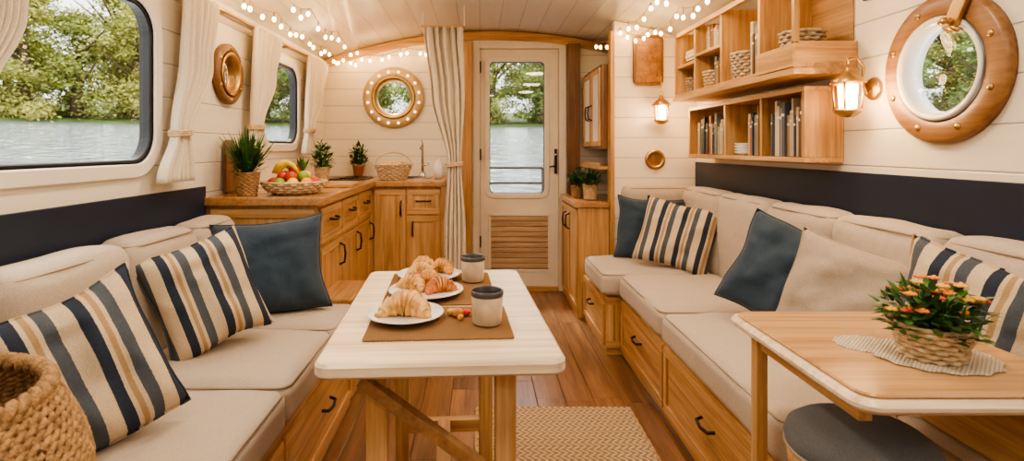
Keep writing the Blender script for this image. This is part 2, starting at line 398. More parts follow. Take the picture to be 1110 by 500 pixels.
porthole('window_6',MB,(PB[0],YB,PB[1]),.245,.158,plain('porthole_cream_brass',(.50,.35,.18),.4,.2,var=.15),brass,emis('bolt_glint',(1,.78,.45),3),16,thick=.03)  # bolt heads emit: glints put into the material, no lamps here
porthole('porthole_mirror',ML,(XL+.002,2.72,1.51),.148,.095,oakD,brass,brass,6,glass=mirM,tunnel=False,inner_w=.012)
def boxobj(name,*a,mat=oakZ,bev=.003):
    b=B(); b.box(*a,mat,bev); return b.finish(name)
boxobj('trim_1',XL+.001,XL+.014,YF+.01,2.50,.80,.975,mat=navyP)
boxobj('trim_2',XR-.014,XR-.001,YF+.01,3.69,.86,1.055,mat=navyP)
boxobj('trim_3',XR-.012,XR-.001,YF+.01,2.08,1.70,1.84,mat=navyP)
boxobj('trim_4',XL+.001,XL+.03,YF+.01,YB-.01,1.795,1.835,mat=creamP)
b=B(); nn=24
for seg in range(nn):
    x0=XL+.01+(XR-XL-.02)*seg/nn; x1=XL+.01+(XR-XL-.02)*(seg+1)/nn
    vs=[(x0,YB-.03,cz(x0)-.065),(x1,YB-.03,cz(x1)-.065),(x1,YB-.03,cz(x1)-.002),(x0,YB-.03,cz(x0)-.002)]
    vs+=[(a,YB-.001,c) for a,_,c in vs]
    b.add(vs,[(0,1,2,3),(4,5,6,7),(0,1,5,4),(3,2,6,7)],oakX,False)
b.finish('trim_5')
boxobj('trim_6',-.245,-.062,YB-.06,YB-.001,0,1.99)
boxobj('trim_7',.700,.80,YB-.05,YB-.001,0,1.98,mat=oakD)
def bulk():
    b=B(); x0,x1=.90,XR-.001; y0,y1=3.70,3.76
    n=10; pts=[(x0,0),(x1,0)]+[(x1-(x1-x0)*i/n,cz(x1-(x1-x0)*i/n)-.001) for i in range(n+1)]
    m=len(pts); vs=[(x,y0,z) for x,z in pts]+[(x,y1,z) for x,z in pts]
    b.add(vs,[tuple(range(m)),tuple(range(m,2*m))[::-1]]+[(i,(i+1)%m,m+(i+1)%m,m+i) for i in range(m)],wallBM,False)
    return b.finish('wall_bulkhead')
bulk()
boxobj('trim_8',.872,.90,3.69,3.77,0,1.93)
# ---------------------------------------------------------------- door
e=empty('door_1',(.3175,YB,0)); 
def par(o,e): 
    o.parent=e; o.matrix_parent_inverse=Matrix.Translation(-e.location); return o
b=B(); fy0,fy1=YB-.02,YB+.10
b.box(dx0,dx0+.055,fy0,fy1,0.0,1.999,doorP,.0015); b.box(dx1-.055,dx1,fy0,fy1,0,1.999,doorP,.0015); b.box(dx0+.05,dx1-.05,fy0,fy1,1.945,1.999,doorP,.0015)
b.box(dx0+.055,dx1-.055,fy0,fy1,0,.034,oakX,.0015)
b.box(dx0+.045,dx0+.075,YB+.056,YB+.09,0,1.99,doorP,0); b.box(dx1-.075,dx1-.045,YB+.056,YB+.09,0,1.99,doorP,0); b.box(dx0+.05,dx1-.05,YB+.056,YB+.09,1.925,1.99,doorP,0)
par(b.finish('door_frame'),e)
cdx=.30; wz=(1.855+.765)/2; whh=(1.855-.765)/2; whw=.235
b=B(); b.box(dx0+.057,dx1-.057,YB+.01,YB+.055,.032,1.943,doorP,.004); leaf=b.finish('leaf')
cut(leaf,[rcut(whw,whh,.06,T(cdx,YB,wz)@MB),boxcut(.08,.56,YB-.1,YB+.03,.17,.60)]); par(leaf,e)
b=B(); b.rring(whw+.025,whh+.025,.075,.04,-.01,.012,doorP,T(cdx,YB+.01,wz)@MB); b.rring(whw-.008,whh-.008,.05,.012,-.03,.006,black,T(cdx,YB+.01,wz)@MB); par(b.finish('window_trim'),e)
b=B(); b.rprism(whw-.01,whh-.01,.05,-.03,-.026,glassM,T(cdx,YB,wz)@MB); par(b.finish('glass'),e)
b=B()
for i in range(10):
    z=.18+i*.042; b.box(.085,.555,YB+.008,YB+.028,z,z+.037,slatM,.004)
b.box(.07,.09,YB+.0,YB+.02,.16,.61,doorP); b.box(.55,.57,YB+.0,YB+.02,.16,.61,doorP); b.box(.07,.57,YB+.0,YB+.02,.6,.62,doorP); b.box(.07,.57,YB,YB+.02,.15,.17,doorP)
par(b.finish('louvre_panel'),e)
b=B(); b.box(.60,.622,YB-.012,YB+.01,.94,1.14,dmetal); b.tube([(.611,YB-.012,1.0),(.611,YB-.05,1.0),(.575,YB-.052,1.0),(.555,YB-.05,.995)],.007,dmetal); b.cyl((.611,YB-.03,1.09),(.611,YB,1.09),.01,steel)
for z in (.35,1.05,1.75): b.box(.0,.012,YB-.03,YB+.01,z,z+.09,dmetal)
par(b.finish('handle'),e)
# ---------------------------------------------------------------- soft cushion
def cushion_mesh(b,x0,x1,y0,y1,z0,z1,mat,r=.035,puff=(0,0,.018),n=14,pipe=True,seed=0):
    cx,cy,c_z=(x0+x1)/2,(y0+y1)/2,(z0+z1)/2; h=((x1-x0)/2,(y1-y0)/2,(z1-z0)/2); r=min(r,min(h)*.95)
    verts={};vs=[];fs=[]
    def pt(i,j,k):
        key=(i,j,k)
        if key in verts: return verts[key]
        p=[2*i/n-1,2*j/n-1,2*k/n-1]
        q=[math.copysign(abs(t)**.75,t) for t in p]
        pos=Vector([q[a]*h[a] for a in range(3)])
        inner=Vector([max(-(h[a]-r),min(h[a]-r,pos[a])) for a in range(3)])
        d=pos-inner
        if d.length>1e-6:
            mx=max(abs(t) for t in d); 
            pos=inner+d.normalized()*min(r,max(mx,0.0)) if mx>0 else pos
        w=[max(0,1-q[a]**2) for a in range(3)]
        nz=noise.noise(Vector((pos.x*5+seed,pos.y*5,pos.z*5)))*.010
        pos.x+=math.copysign(1,q[0])*abs(q[0])**2*(puff[0]*w[1]*w[2]+nz*.6)
        pos.y+=math.copysign(1,q[1])*abs(q[1])**2*(puff[1]*w[0]*w[2]+nz*.3)
        pos.z+=math.copysign(1,q[2])*abs(q[2])**2*(puff[2]*(w[0]*w[1])**.5+nz) if q[2]>0 else 0
        verts[key]=len(vs); vs.append((pos.x+cx,pos.y+cy,pos.z+c_z)); return verts[key]
    for a in range(n):
        for c in range(n):
            for s in (0,n):
                fs.append((pt(s,a,c),pt(s,a+1,c),pt(s,a+1,c+1),pt(s,a,c+1)))
                fs.append((pt(a,s,c),pt(a+1,s,c),pt(a+1,s,c+1),pt(a,s,c+1)))
                fs.append((pt(a,c,s),pt(a+1,c,s),pt(a+1,c+1,s),pt(a,c+1,s)))
    b.add(vs,fs,mat,True)
    if pipe:
        k=.29*r; out=[(cx+p[0],cy+p[1],z1-k+.001) for p in b.rr(h[0]-k,h[1]-k,r,0)]
        b.tube(out,.0035,pipeM,6,closed=True)
def drawer_x(b,x,y0,y1,z0,z1,dr,wm=oakY,handle='bar',hm=dmetal,hpos=None,vert=False):
    t=.014; a,c=(x,x+dr*t) if dr>0 else (x+dr*t,x)
    fw=.035
    b.box(a,c,y0,y1,z0,z0+fw,oakY,.003); b.box(a,c,y0,y1,z1-fw,z1,oakY,.003); b.box(a,c,y0,y0+fw,z0+fw,z1-fw,oakZ,.003); b.box(a,c,y1-fw,y1,z0+fw,z1-fw,oakZ,.003)
    p=x+dr*.005; b.box(min(x,p),max(x,p),y0+fw,y1-fw,z0+fw,z1-fw,wm,0)
    if handle:
        yc=(y0+y1)/2; zc=(z0+z1)/2+(z1-z0)*.12
        if hpos: yc,zc=hpos
        X=x+dr*t; L=.055
        if vert: b.tube([(X,yc,zc-L),(X+dr*.025,yc,zc-L*.8),(X+dr*.03,yc,zc),(X+dr*.025,yc,zc+L*.8),(X,yc,zc+L)],.006,hm)
        else: b.tube([(X,yc-L,zc),(X+dr*.022,yc-L*.85,zc-.004),(X+dr*.028,yc,zc-.008),(X+dr*.022,yc+L*.85,zc-.004),(X,yc+L,zc)],.006,hm)
def panel_y(b,y,x0,x1,z0,z1,handle=None,vert=True):
    t=.014; fw=.04
    b.box(x0,x1,y-t,y,z0,z0+fw,oakX,.003); b.box(x0,x1,y-t,y,z1-fw,z1,oakX,.003); b.box(x0,x0+fw,y-t,y,z0+fw,z1-fw,oakZ,.003); b.box(x1-fw,x1,y-t,y,z0+fw,z1-fw,oakZ,.003)
    b.box(x0+fw,x1-fw,y-.005,y,z0+fw,z1-fw,oakZ,0)
    if handle:
        hx,hz=handle; L=.05; Y=y-t
        if vert: b.tube([(hx,Y,hz-L),(hx,Y-.025,hz-L*.8),(hx,Y-.025,hz+L*.8),(hx,Y,hz+L)],.006,dmetal)
        else: b.tube([(hx-L,Y,hz),(hx-L*.8,Y-.025,hz),(hx+L*.8,Y-.025,hz),(hx+L,Y,hz)],.006,dmetal)
# ---------------------------------------------------------------- left sofa
e=empty('sofa'); XS=-.56
b=B(); b.box(XL+.016,XS-.02,.1,2.48,.0,.33,oakY); b.box(XL+.1,XS-.015,.1,2.48,.30,.335,oakY)
for y0,y1 in ((.12,.86),(.88,1.60),(1.62,2.46)): drawer_x(b,XS-.02,y0,y1,.05,.30,1)
b.finish('base',e)
b=B(); sd=0
for y0,y1 in ((.1,.98),(.985,1.60),(1.605,2.12),(2.125,2.48)):
    cushion_mesh(b,XL+.14,XS+.01,y0,y1,.335,.455,beige,seed=sd); sd+=3
b.finish('seat_cushions',e)
b=B()
for y0,y1 in ((.1,.72),(.725,1.26),(1.265,1.74),(1.745,2.16),(2.165,2.48)):
    cushion_mesh(b,XL+.016,XL+.17,y0,y1,.42,.845,beige,r=.05,puff=(.02,0,.01),seed=sd); sd+=3
b.finish('back_cushions',e)
# ---------------------------------------------------------------- right sofa
e=empty('sofa'); XF=.79
b=B(); b.box(.70,XR-.016,3.07,3.685,0,.33,oakX); b.box(XF,XR-.016,1.38,3.07,0,.33,oakY); b.box(1.02,XR-.016,-.3,1.38,0,.40,oakY)
drawer_x(b,.70,3.09,3.67,.05,.31,-1); panel_y(b,3.07,.70,.785,.04,.32)
drawer_x(b,XF,2.36,3.05,.04,.31,-1); drawer_x(b,XF,1.42,2.34,.04,.31,-1)
drawer_x(b,1.02,.78,1.36,.05,.21,-1); drawer_x(b,1.02,.78,1.36,.22,.38,-1); drawer_x(b,1.02,.1,.76,.05,.38,-1)
panel_y(b,1.38,.80,1.0,.03,.32)
b.finish('base',e)
b=B()
cushion_mesh(b,.665,1.30,3.02,3.55,.335,.46,beige,seed=40)
cushion_mesh(b,.755,1.30,2.33,3.015,.335,.46,beige,seed=44); cushion_mesh(b,.755,1.30,1.385,2.325,.335,.46,beige,seed=47,n=18)
cushion_mesh(b,1.0,1.30,.3,1.38,.405,.50,beige,seed=49)
b.finish('seat_cushions',e)
b=B()
for y0,y1 in ((3.02,3.55),(2.52,3.015),(2.05,2.515),(1.58,2.045),(1.05,1.575),(.4,1.045)):
    cushion_mesh(b,XR-.165,XR-.016,y0,y1,.42,.90,beige,r=.05,puff=(.02,0,.01),seed=sd); sd+=3
cushion_mesh(b,.93,XR-.02,3.56,3.695,.42,.90,beige,r=.05,puff=(0,.015,.01),seed=sd)
b.finish('back_cushions',e)
# ---------------------------------------------------------------- pillows
def pillow(w,h,t,mat,loc,rot,seed=0):
    n=26; vs=[];fs=[]; b=B(); idx={}
    for side in (1,-1):
        for i in range(n+1):
            for j in range(n+1):
                if side==-1 and (i in (0,n) or j in (0,n)): idx[(side,i,j)]=idx[(1,i,j)]; continue
                u=2*i/n-1; v=2*j/n-1
                pin=.10
                x=u*w/2*(1-pin*(1-v*v)*abs(u)); z=v*h/2*(1-pin*(1-u*u)*abs(v))
                th=t/2*((1-u**4)*(1-v**4))**.55*(.82+.18*(1-u*u)*(1-v*v))
                th+=th*.4*noise.noise(Vector((u*2+seed,v*2,side)))
                th+=th*.12*noise.noise(Vector((u*5+seed,v*5,side)))
                dr=.014*noise.noise(Vector((u*1.3+seed,v*1.3,5)))
                idx[(side,i,j)]=len(vs); vs.append((x+dr,-side*th,z+dr))
        for i in range(n):
            for j in range(n):
                fs.append((idx[(side,i,j)],idx[(side,i+1,j)],idx[(side,i+1,j+1)],idx[(side,i,j+1)]))
    b.add(vs,fs,mat,True)
    P=[vs[idx[(1,i,0)]] for i in range(n)]+[vs[idx[(1,n,j)]] for j in range(n)]+[vs[idx[(1,n-i,n)]] for i in range(n)]+[vs[idx[(1,0,n-j)]] for j in range(n)]
    b.tube(P,.0035,mat,6,closed=True)
    o=b.finish('throw_pillow',None,loc,[math.radians(a) for a in rot])
    return o
pillow(.44,.40,.16,blueF,(-.86,2.28,.655),(-14,-4,22),1)
pillow(.34,.375,.15,stripeF,(-.925,1.87,.655),(-15,-17,42),2)
pillow(.31,.375,.14,stripeF,(-.885,1.25,.645),(-15,-18,52),3)
pillow(.38,.39,.14,blueF,(1.03,3.40,.650),(-14,5,-12),4)
pillow(.36,.36,.12,blueF,(1.20,3.47,.65),(-10,-4,-25),9)
pillow(.42,.38,.14,stripeF,(1.11,3.12,.650),(-18,12,-30),5)
pillow(.38,.39,.14,blueF,(1.15,2.10,.665),(-18,20,-46),6)
pillow(.44,.36,.14,taupeF,(1.19,1.76,.660),(-18,10,-55),7)
pillow(.38,.36,.12,stripeF,(1.24,1.385,.70),(-10,10,-66),8)
# ---------------------------------------------------------------- galley
e=empty('kitchen_counter')
b=B()
b.box(XL+.002,-.74,2.52,YB-.07,0,.885,oakZ,.004); b.box(-.74,-.26,3.74,YB-.07,0,.885,oakZ,.004)
b.finish('cabinet_body',e)
b=B()
panel_y(b,2.52,XL+.03,-.75,.06,.87)
ys=[2.54,2.93,3.32,3.71]
for i in range(3):
    drawer_x(b,-.74,ys[i]+.01,ys[i+1]-.01,.70,.87,1); drawer_x(b,-.74,ys[i]+.01,ys[i+1]-.01,.08,.68,1,wm=oakZ,hpos=(ys[i+1]-.06,.60),vert=True)
panel_y(b,3.74,-.71,-.50,.08,.87,handle=(-.53,.74)); panel_y(b,3.74,-.49,-.27,.70,.87,handle=(-.38,.79),vert=False); panel_y(b,3.74,-.49,-.27,.08,.69,handle=(-.45,.6))
b.finish('fronts',e)
b=B()
b.box(XL+.002,-.70,2.485,YB-.065,.887,.925,ctop,.008); b.box(-.70,-.235,3.70,YB-.065,.887,.925,ctop,.008)
b.finish('worktop',e)
b=B(); b.box(XL+.002,-.30,YB-.06,YB-.035,.88,1.04,creamP,.003); b.finish('upstand',e)
b=B(); b.box(-.735,-.585,2.53,2.85,0,.44,oakZ,.004); b.box(-.735,-.575,2.49,2.86,.44,.465,ctop,.006); b.finish('side_step',e)
CT=.926
b=B(); b.rprism(.14,.17,.02,0,.008,black,T(-.93,3.95,CT),.002)
for dx,dy in ((0,-.08),(0,.08)): b.lathe([(.05,.008),(.055,.014),(.045,.016),(.03,.012)],dmetal,24,T(-.93+dx,3.95+dy,CT))
b.finish('gas_hob')
b=B(); b.rprism(.14,.10,.03,0,.004,steel,T(-.50,4.10,CT+.001),.001); b.lathe([(.0001,.005),(.08,.005),(.09,.006)],dmetal,32,T(-.50,4.10,CT)); b.finish('kitchen_sink')
b=B(); b.tube([(0,0,0),(0,0,.2),(0,-.02,.25),(0,-.06,.27),(0,-.11,.25),(0,-.12,.21)],.010,steel,10); b.lathe([(.025,0),(.025,.02),(.012,.04)],steel,20); b.cyl((0,0,.08),(.05,0,.1),.006,steel); b.finish('faucet',None,(-.44,4.26,CT))
# ---------------------------------------------------------------- woven baskets / plants
def woven(b,prof,tr,mat,nb,M=None,amp=None,pts=5):
    amp=tr*.8 if amp is None else amp
    for i,(R,z) in enumerate(prof):
        n=nb*pts; P=[]
        for k in range(n):
            a=2*pi*k/n; rr=R+amp*math.sin(nb*a/1.0+ (i%2)*pi); P.append((rr*math.cos(a),rr*math.sin(a),z))
        b.tube(P,tr,mat,5,closed=True,M=M)
def basket_prof(r0,r1,h,step,bulge=.0):
    n=max(2,int(h/step)); return [(r0+(r1-r0)*(i/n)+bulge*math.sin(pi*i/n),step*.5+h*i/n) for i in range(n+1)]
def leafstrip(b,base,d,L,w,mat,droop=.4,seg=3):
    d=Vector(d).normalized(); side=d.cross(Vector((0,0,1)))
    side=side.normalized() if side.length>1e-3 else Vector((1,0,0))
    vs=[];p=Vector(base)
    prof=[.35,1,.8,.05] if seg==3 else [.4,1,.1]
    for i in range(seg+1):
        vs.append(p-side*w*prof[i]/2); vs.append(p+side*w*prof[i]/2)
        p=p+d*L/seg; d=(d+Vector((0,0,-droop/seg))).normalized()
    b.add(vs,[(2*i,2*i+1,2*i+3,2*i+2) for i in range(seg)],mat,True)
def bushy(b,c,rad,hz,n,L,w,mats,fl=None,nfl=0,fr=.012):
    for i in range(n):
        a=random.uniform(0,2*pi); ph=random.uniform(0,1); rr=rad*math.sqrt(random.random())
        p=Vector((c[0]+rr*math.cos(a),c[1]+rr*math.sin(a),c[2]+hz*random.random()*(1-.5*(rr/rad)**2)))
        d=Vector((math.cos(a)*rr/rad+random.uniform(-.6,.6),math.sin(a)*rr/rad+random.uniform(-.6,.6),random.uniform(-.1,1)))
        leafstrip(b,p,d,L*random.uniform(.6,1.2),w*random.uniform(.7,1.2),random.choice(mats),.6)
    for i in range(12):
        a=random.uniform(0,2*pi); b.tube([c,(c[0]+rad*.4*math.cos(a),c[1]+rad*.4*math.sin(a),c[2]+hz*.5),(c[0]+rad*.7*math.cos(a),c[1]+rad*.7*math.sin(a),c[2]+hz*.9)],.0018,leafD,4)
    for i in range(nfl):
        a=random.uniform(0,2*pi); rr=rad*1.02*math.sqrt(random.random()); z=c[2]+hz*(.55+.55*random.random())*(1-.3*(rr/rad)**2)
        p=(c[0]+rr*math.cos(a),c[1]+rr*math.sin(a),z); m=random.choice(fl)
        for k in range(5):
            aa=2*pi*k/5; b.ball((p[0]+fr*.7*math.cos(aa),p[1]+fr*.7*math.sin(aa),p[2]),fr*.6,m,(1,1,.5),6,4)
        b.ball((p[0],p[1],p[2]+fr*.2),fr*.4,flY,(1,1,1),6,4)
def spiky(b,c,n,L,w,mats,spread=.5,droop=.3):
    for i in range(n):
        a=random.uniform(0,2*pi); s=random.uniform(0,spread)
        leafstrip(b,(c[0]+.01*math.cos(a),c[1]+.01*math.sin(a),c[2]),(math.cos(a)*s,math.sin(a)*s,1),L*random.uniform(.6,1.1),w,random.choice(mats),droop)
def potted(name,loc,r,h,mat,kind,ph,nb=10):
    e=empty(name,loc); b=B()
    if mat in (wick,wickL): 
        woven(b,basket_prof(r*.75,r,h,.009),.0052,mat,nb); b.lathe([(.0001,.003),(r*.74,.003),(r*.97,h),(r*.9,h),(r*.85,h-.01)],mat,24)
    else: b.lathe([(.0001,.001),(r*.72,.001),(r*.95,h*.85),(r,h*.86),(r,h),(r*.9,h),(r*.85,h-.015)],mat,28)
    b.finish('pot',e)
    b=B(); b.lathe([(.0001,h-.012),(r*.88,h-.014)],soil,20); b.finish('soil',e)
    b=B()
    if kind=='spiky': spiky(b,(0,0,h-.01),90,ph,.016,[leafM,leafD],.8); bushy(b,(0,0,h),r*1.2,ph*.7,120,.06,.02,[leafM,leafD])
    elif kind=='bush': bushy(b,(0,0,h),r*1.3,ph,220,.045,.02,[leafM,leafD])
    elif kind=='flower': bushy(b,(0,0,h-.01),r*1.2,ph,360,.034,.015,[leafM,leafD,leafM],[flO,flR,flY],36,.010)
    b.finish('foliage',e); return e
potted('potted_plant',(-1.09,2.60,CT),.05,.10,wick,'spiky',.23)
potted('potted_plant',(-1.03,3.62,CT),.045,.09,wickL,'bush',.17)
potted('potted_plant',(-.93,4.24,CT),.045,.09,plain('terracotta',(.45,.2,.1),.7),'bush',.17)
e=potted('flower_basket',(.915,1.12,.7268),.066,.062,wickL,'flower',.10,12)
potted('potted_plant',(.72,4.08,.786),.045,.08,wick,'bush',.13); potted('potted_plant',(.78,3.90,.786),.05,.10,wickL,'bush',.10)
e=empty('fruit_basket',(-.90,2.69,CT)); b=B()
woven(b,[(.06,.006),(.10,.008),(.118,.016),(.13,.026),(.138,.037),(.144,.048),(.148,.058)],.0065,wickL,16); b.lathe([(.0001,.004),(.10,.006),(.145,.05)],wickL,32); b.finish('tray',e)
b=B(); k=0
for rad,nn,z in ((.095,9,.055),(.055,6,.085),(.0,1,.115)):
    for i in range(nn):
        a=2*pi*i/nn+rad*30; b.ball((rad*math.cos(a),rad*math.sin(a),z),.029,fruitms[(k*3+i)%5],(1,1,.92),12,8); k+=1
for i in range(3): b.tube([(-.07+.10*t-.02*i,-.03+.02*i,.10+.05*math.sin(pi*t)) for t in [0,.25,.5,.75,1]],[.006,.013,.015,.013,.005],fruitms[2],8)
spiky(b,(.03,.02,.11),22,.07,.016,[leafM],1.2); b.finish('fruit',e)
b=B(); b.rprism(.10,.15,.03,0,.018,tab2,None,.003); b.finish('chopping_board',None,(-.83,3.25,CT+.001),(0,0,.1))
e=empty('wicker_basket',(-.60,3.85,CT)); b=B(); woven(b,basket_prof(.085,.125,.10,.012),.0075,wickL,14); b.lathe([(.0001,.004),(.085,.004),(.122,.10)],wickL,28)
b.tube([(.125*math.cos(a),0,.10+.09*math.sin(a)) for a in [pi*i/12 for i in range(13)]],.006,wickL,6); b.finish('weave',e)
b=B()
for i in range(6):
    a=i*1.05; b.ball((.06*math.cos(a),.06*math.sin(a),.10),.038,crustP,(1,1,.8),10,7,nz=.2)
b.finish('bread_rolls',e)
b=B(); b.lathe([(.0001,.001),(.028,.001),(.035,.05),(.03,.11),(.014,.13),(.014,.15),(.018,.155)],ceram,24); b.finish('ceramic_jug',None,(-.30,4.0,CT))
b=B(); 
for k,(dx,h) in enumerate(((0,.26),(.10,.22))): b.rprism(.05,h/2,.02,0,.015,tab2 if k else oakD,T(XL+.012+.018*k,2.72+dx,CT+h/2+.002)@ML,.003)
b.finish('serving_boards')
# ---------------------------------------------------------------- curtains
def curtain(name,plane,off,keys,folds=6,amp=.022,tie=None,mat=curtF,sgn=1):
    e=empty(name,(off,keys[0][1],keys[0][0]) if plane=='x' else (keys[0][1],off,keys[0][0]))
    b=B(); rows=34; nc=folds*10; vs=[];fs=[]
    zt,zb=keys[0][0],keys[-1][0]
    def interp(z):
        for (za,ca,ha),(zc,cc,hc) in zip(keys,keys[1:]):
            if zc<=z<=za:
                t=(za-z)/(za-zc); t=t*t*(3-2*t); return ca+(cc-ca)*t,ha+(hc-ha)*t
        return keys[-1][1:]
    hmax=max(k[2] for k in keys)
    for r in range(rows+1):
        z=zt+(zb-zt)*r/rows; c,h=interp(z); A=amp*(.55+.45*h/hmax)
        for k in range(nc+1):
            t=2*k/nc-1; al=c+h*(t+.04*math.sin(7*t+z*3)); nr=A*math.sin(pi*t*folds+.6*math.sin(z*4))+A*.3*math.sin(pi*t*folds*2.3+z*3)
            vs.append((off+sgn*nr,al,z) if plane=='x' else (al,off-sgn*nr,z))
    w=nc+1
    for r in range(rows):
        for k in range(nc): fs.append((r*w+k,r*w+k+1,(r+1)*w+k+1,(r+1)*w+k))
    b.add(vs,fs,mat,True); o=b.finish('cloth'); par(o,e)
    sm=o.modifiers.new('s','SOLIDIFY'); sm.thickness=.003
    if tie:
        z,c,h=tie; b=B(); P=[]
        for i in range(20):
            a=2*pi*i/20; u=c+(h+.008)*math.cos(a); v=(amp+.012)*math.sin(a)
            P.append((off+v,u,z+.006*math.cos(a)) if plane=='x' else (u,off+v,z+.006*math.cos(a)))
        for dz in (-.008,0,.008): b.tube([(p[0],p[1],p[2]+dz) for p in P],.006,wickL,6,closed=True)
        par(b.finish('tie_rope'),e)
    return e
xc=XL+.062
curtain('curtain','x',xc,[(1.79,1.44,.13),(1.5,1.38,.06),(1.25,1.28,.045),(1.03,1.25,.08)],5,tie=(1.25,1.28,.045))
curtain('curtain','x',xc,[(1.79,2.37,.15),(1.5,2.33,.12),(1.21,2.20,.05),(1.015,2.17,.12)],6,tie=(1.21,2.20,.05))
curtain('curtain','x',xc,[(1.79,3.12,.21),(1.55,3.06,.16),(1.26,2.95,.06),(1.11,2.95,.10)],6,tie=(1.26,2.95,.06))
curtain('curtain','x',xc,[(1.79,4.08,.26),(1.5,3.98,.18),(1.27,3.86,.07),(1.10,3.85,.13)],6,tie=(1.27,3.86,.07))
curtain('curtain','y',3.60,[(1.93,-.235,.125),(1.5,-.205,.11),(1.04,-.165,.045),(.6,-.165,.07),(.06,-.165,.08)],5,amp=.028,tie=(1.04,-.165,.045))
b=B(); b.cyl((xc,1.1,1.785),(xc,4.36,1.785),.008,brass)
for y in (1.12,2.6,3.5,4.34): b.cyl((XL+.001,y,1.785),(xc,y,1.785),.006,brass)
b.finish('curtain_rod')
b=B(); b.cyl((-.38,3.60,1.935),(-.09,3.60,1.935),.008,oakX)
for x in (-.37,-.10): b.cyl((x,3.60,1.935),(x,3.60,cz(x)),.004,creamP)
b.finish('curtain_rod')
# ---------------------------------------------------------------- right back cabinets
e=empty('pantry_cabinet'); b=B()
b.box(.66,.868,3.72,YB-.055,0,.745,oakZ,.004); b.box(.868,1.44,3.77,YB-.055,0,.745,oakZ,.004); b.box(.635,.869,3.705,YB-.052,.747,.783,ctop,.006); b.box(.869,1.44,3.775,YB-.052,.747,.783,ctop,.006)
drawer_x(b,.66,3.74,4.05,.06,.73,-1,wm=oakZ,hpos=(3.99,.62),vert=True); drawer_x(b,.66,4.06,4.37,.06,.73,-1,wm=oakZ,hpos=(4.12,.62),vert=True)
b.finish('body',e)
e=empty('wall_cupboard'); b=B()
b.box(.83,1.44,3.775,YB-.055,1.14,1.72,oakD,.004)
drawer_x(b,.83,3.79,4.07,1.16,1.70,-1,wm=creamP,hpos=(4.03,1.4),vert=True); drawer_x(b,.83,4.09,4.37,1.16,1.70,-1,wm=creamP,hpos=(4.13,1.4),vert=True)
b.finish('body',e)
b=B(); b.box(.80,1.0,3.78,YB-.06,1.00,1.02,oakY); b.box(.815,.825,3.78,YB-.06,1.02,1.045,oakY); b.finish('wall_shelf')
# ---------------------------------------------------------------- bookshelves
shelfBack=wood('shelf_back',(.50,.30,.14),(.34,.185,.08),'Y')
def shelf(name,xf,y0,y1,z0,z1,divs,low=None,top=True,mid=None):
    e=empty(name); b=B(); t=.02; xb=XR-.003
    b.box(xf,xb,y0,y1,z0,z0+t,oakY); 
    if top: b.box(xf,xb,y0,y1,z1-t,z1,oakY)
    for i,y in enumerate([y0]+divs+[y1-t]):
        if low and i==0: b.box(xf,xb,y,y+t,z0+t,low,oakX)
        else: b.box(xf+(0 if i in(0,len(divs)+1) else .01),xb,y,y+t,z0+t,z1-(t if top else 0),oakZ)
    b.box(xb-.006,xb,y0+t,y1-t,z0+t,z1-t,shelfBack,0)
    if mid:
        for a,c,z in mid: b.box(xf+.01,xb-.006,a,c,z,z+.015,oakY)
    b.finish('case',e); return e
e=shelf('bookshelf',1.205,2.12,3.42,1.455,1.845,[2.40,2.78,3.12],low=1.56,top=False,mid=[(2.80,3.12,1.66),(3.14,3.40,1.63)])
b=B(); b.box(1.195,XR-.004,2.11,3.43,1.432,1.455,oakY); b.box(1.197,1.212,2.12,2.40,1.46,1.55,oakY); b.box(1.205,1.225,2.12,2.14,1.55,1.84,oakZ); b.box(1.205,1.225,2.12,3.42,1.82,1.845,oakY); b.finish('ledge',e)
e=shelf('bookshelf',1.29,2.20,3.42,1.09,1.395,[2.55,2.93],mid=None)
def books(name,xf,y0,y1,z0,hmin,hmax,lean=0):
    b=B(); y=y0
    while y<y1-.010:
        t=random.uniform(.010,.026); h=random.uniform(hmin,hmax); d=random.uniform(.10,.125); 
        if y+t>y1: break
        m=random.choice(bookms); x0=xf+random.uniform(0,.012); x1=x0+d
        b.box(x0,x1,y,y+.002,z0,z0+h,m,0); b.box(x0,x1,y+t-.002,y+t,z0,z0+h,m,0); b.box(x0-.002,x0+.002,y,y+t,z0,z0+h,m,.0008)
        b.box(x0-.003,x0-.0015,y+.001,y+t-.001,z0+h*.75,z0+h*.8,paper,0)
        b.box(x0+.002,x1-.004,y+.002,y+t-.002,z0+.003,z0+h-.004,paper,0)
        y+=t+.001
    return b.finish(name)
def flatbooks(name,x,y,z0,n,w=.16):
    b=B(); z=z0
    for i in range(n):
        t=random.uniform(.014,.028); m=random.choice(bookms); dx=random.uniform(-.008,.008); ww=w*random.uniform(.8,1)
        b.box(x+dx,x+dx+.11,y-ww/2,y+ww/2,z,z+.002,m,0); b.box(x+dx,x+dx+.11,y-ww/2,y+ww/2,z+t-.002,z+t,m,0); b.box(x+dx+.003,x+dx+.108,y-ww/2+.003,y+ww/2-.003,z+.002,z+t-.002,paper,0); b.box(x+dx,x+dx+.11,y+ww/2-.002,y+ww/2,z,z+t,m,0)
        z+=t+.001
    return b.finish(name)
books('books',1.31,2.58,2.74,1.112,.16,.24); books('books',1.31,2.225,2.50,1.112,.17,.25); books('books',1.31,2.98,3.34,1.112,.15,.23)
books('books',1.25,2.81,2.96,1.477,.12,.17); books('books',1.25,3.15,3.28,1.477,.11,.14); books('books',1.25,2.43,2.58,1.477,.18,.28)
books('books',1.25,2.82,3.08,1.677,.09,.14); flatbooks('books',1.25,3.28,1.647,4)
flatbooks('books',1.25,2.27,1.477,2,.2)
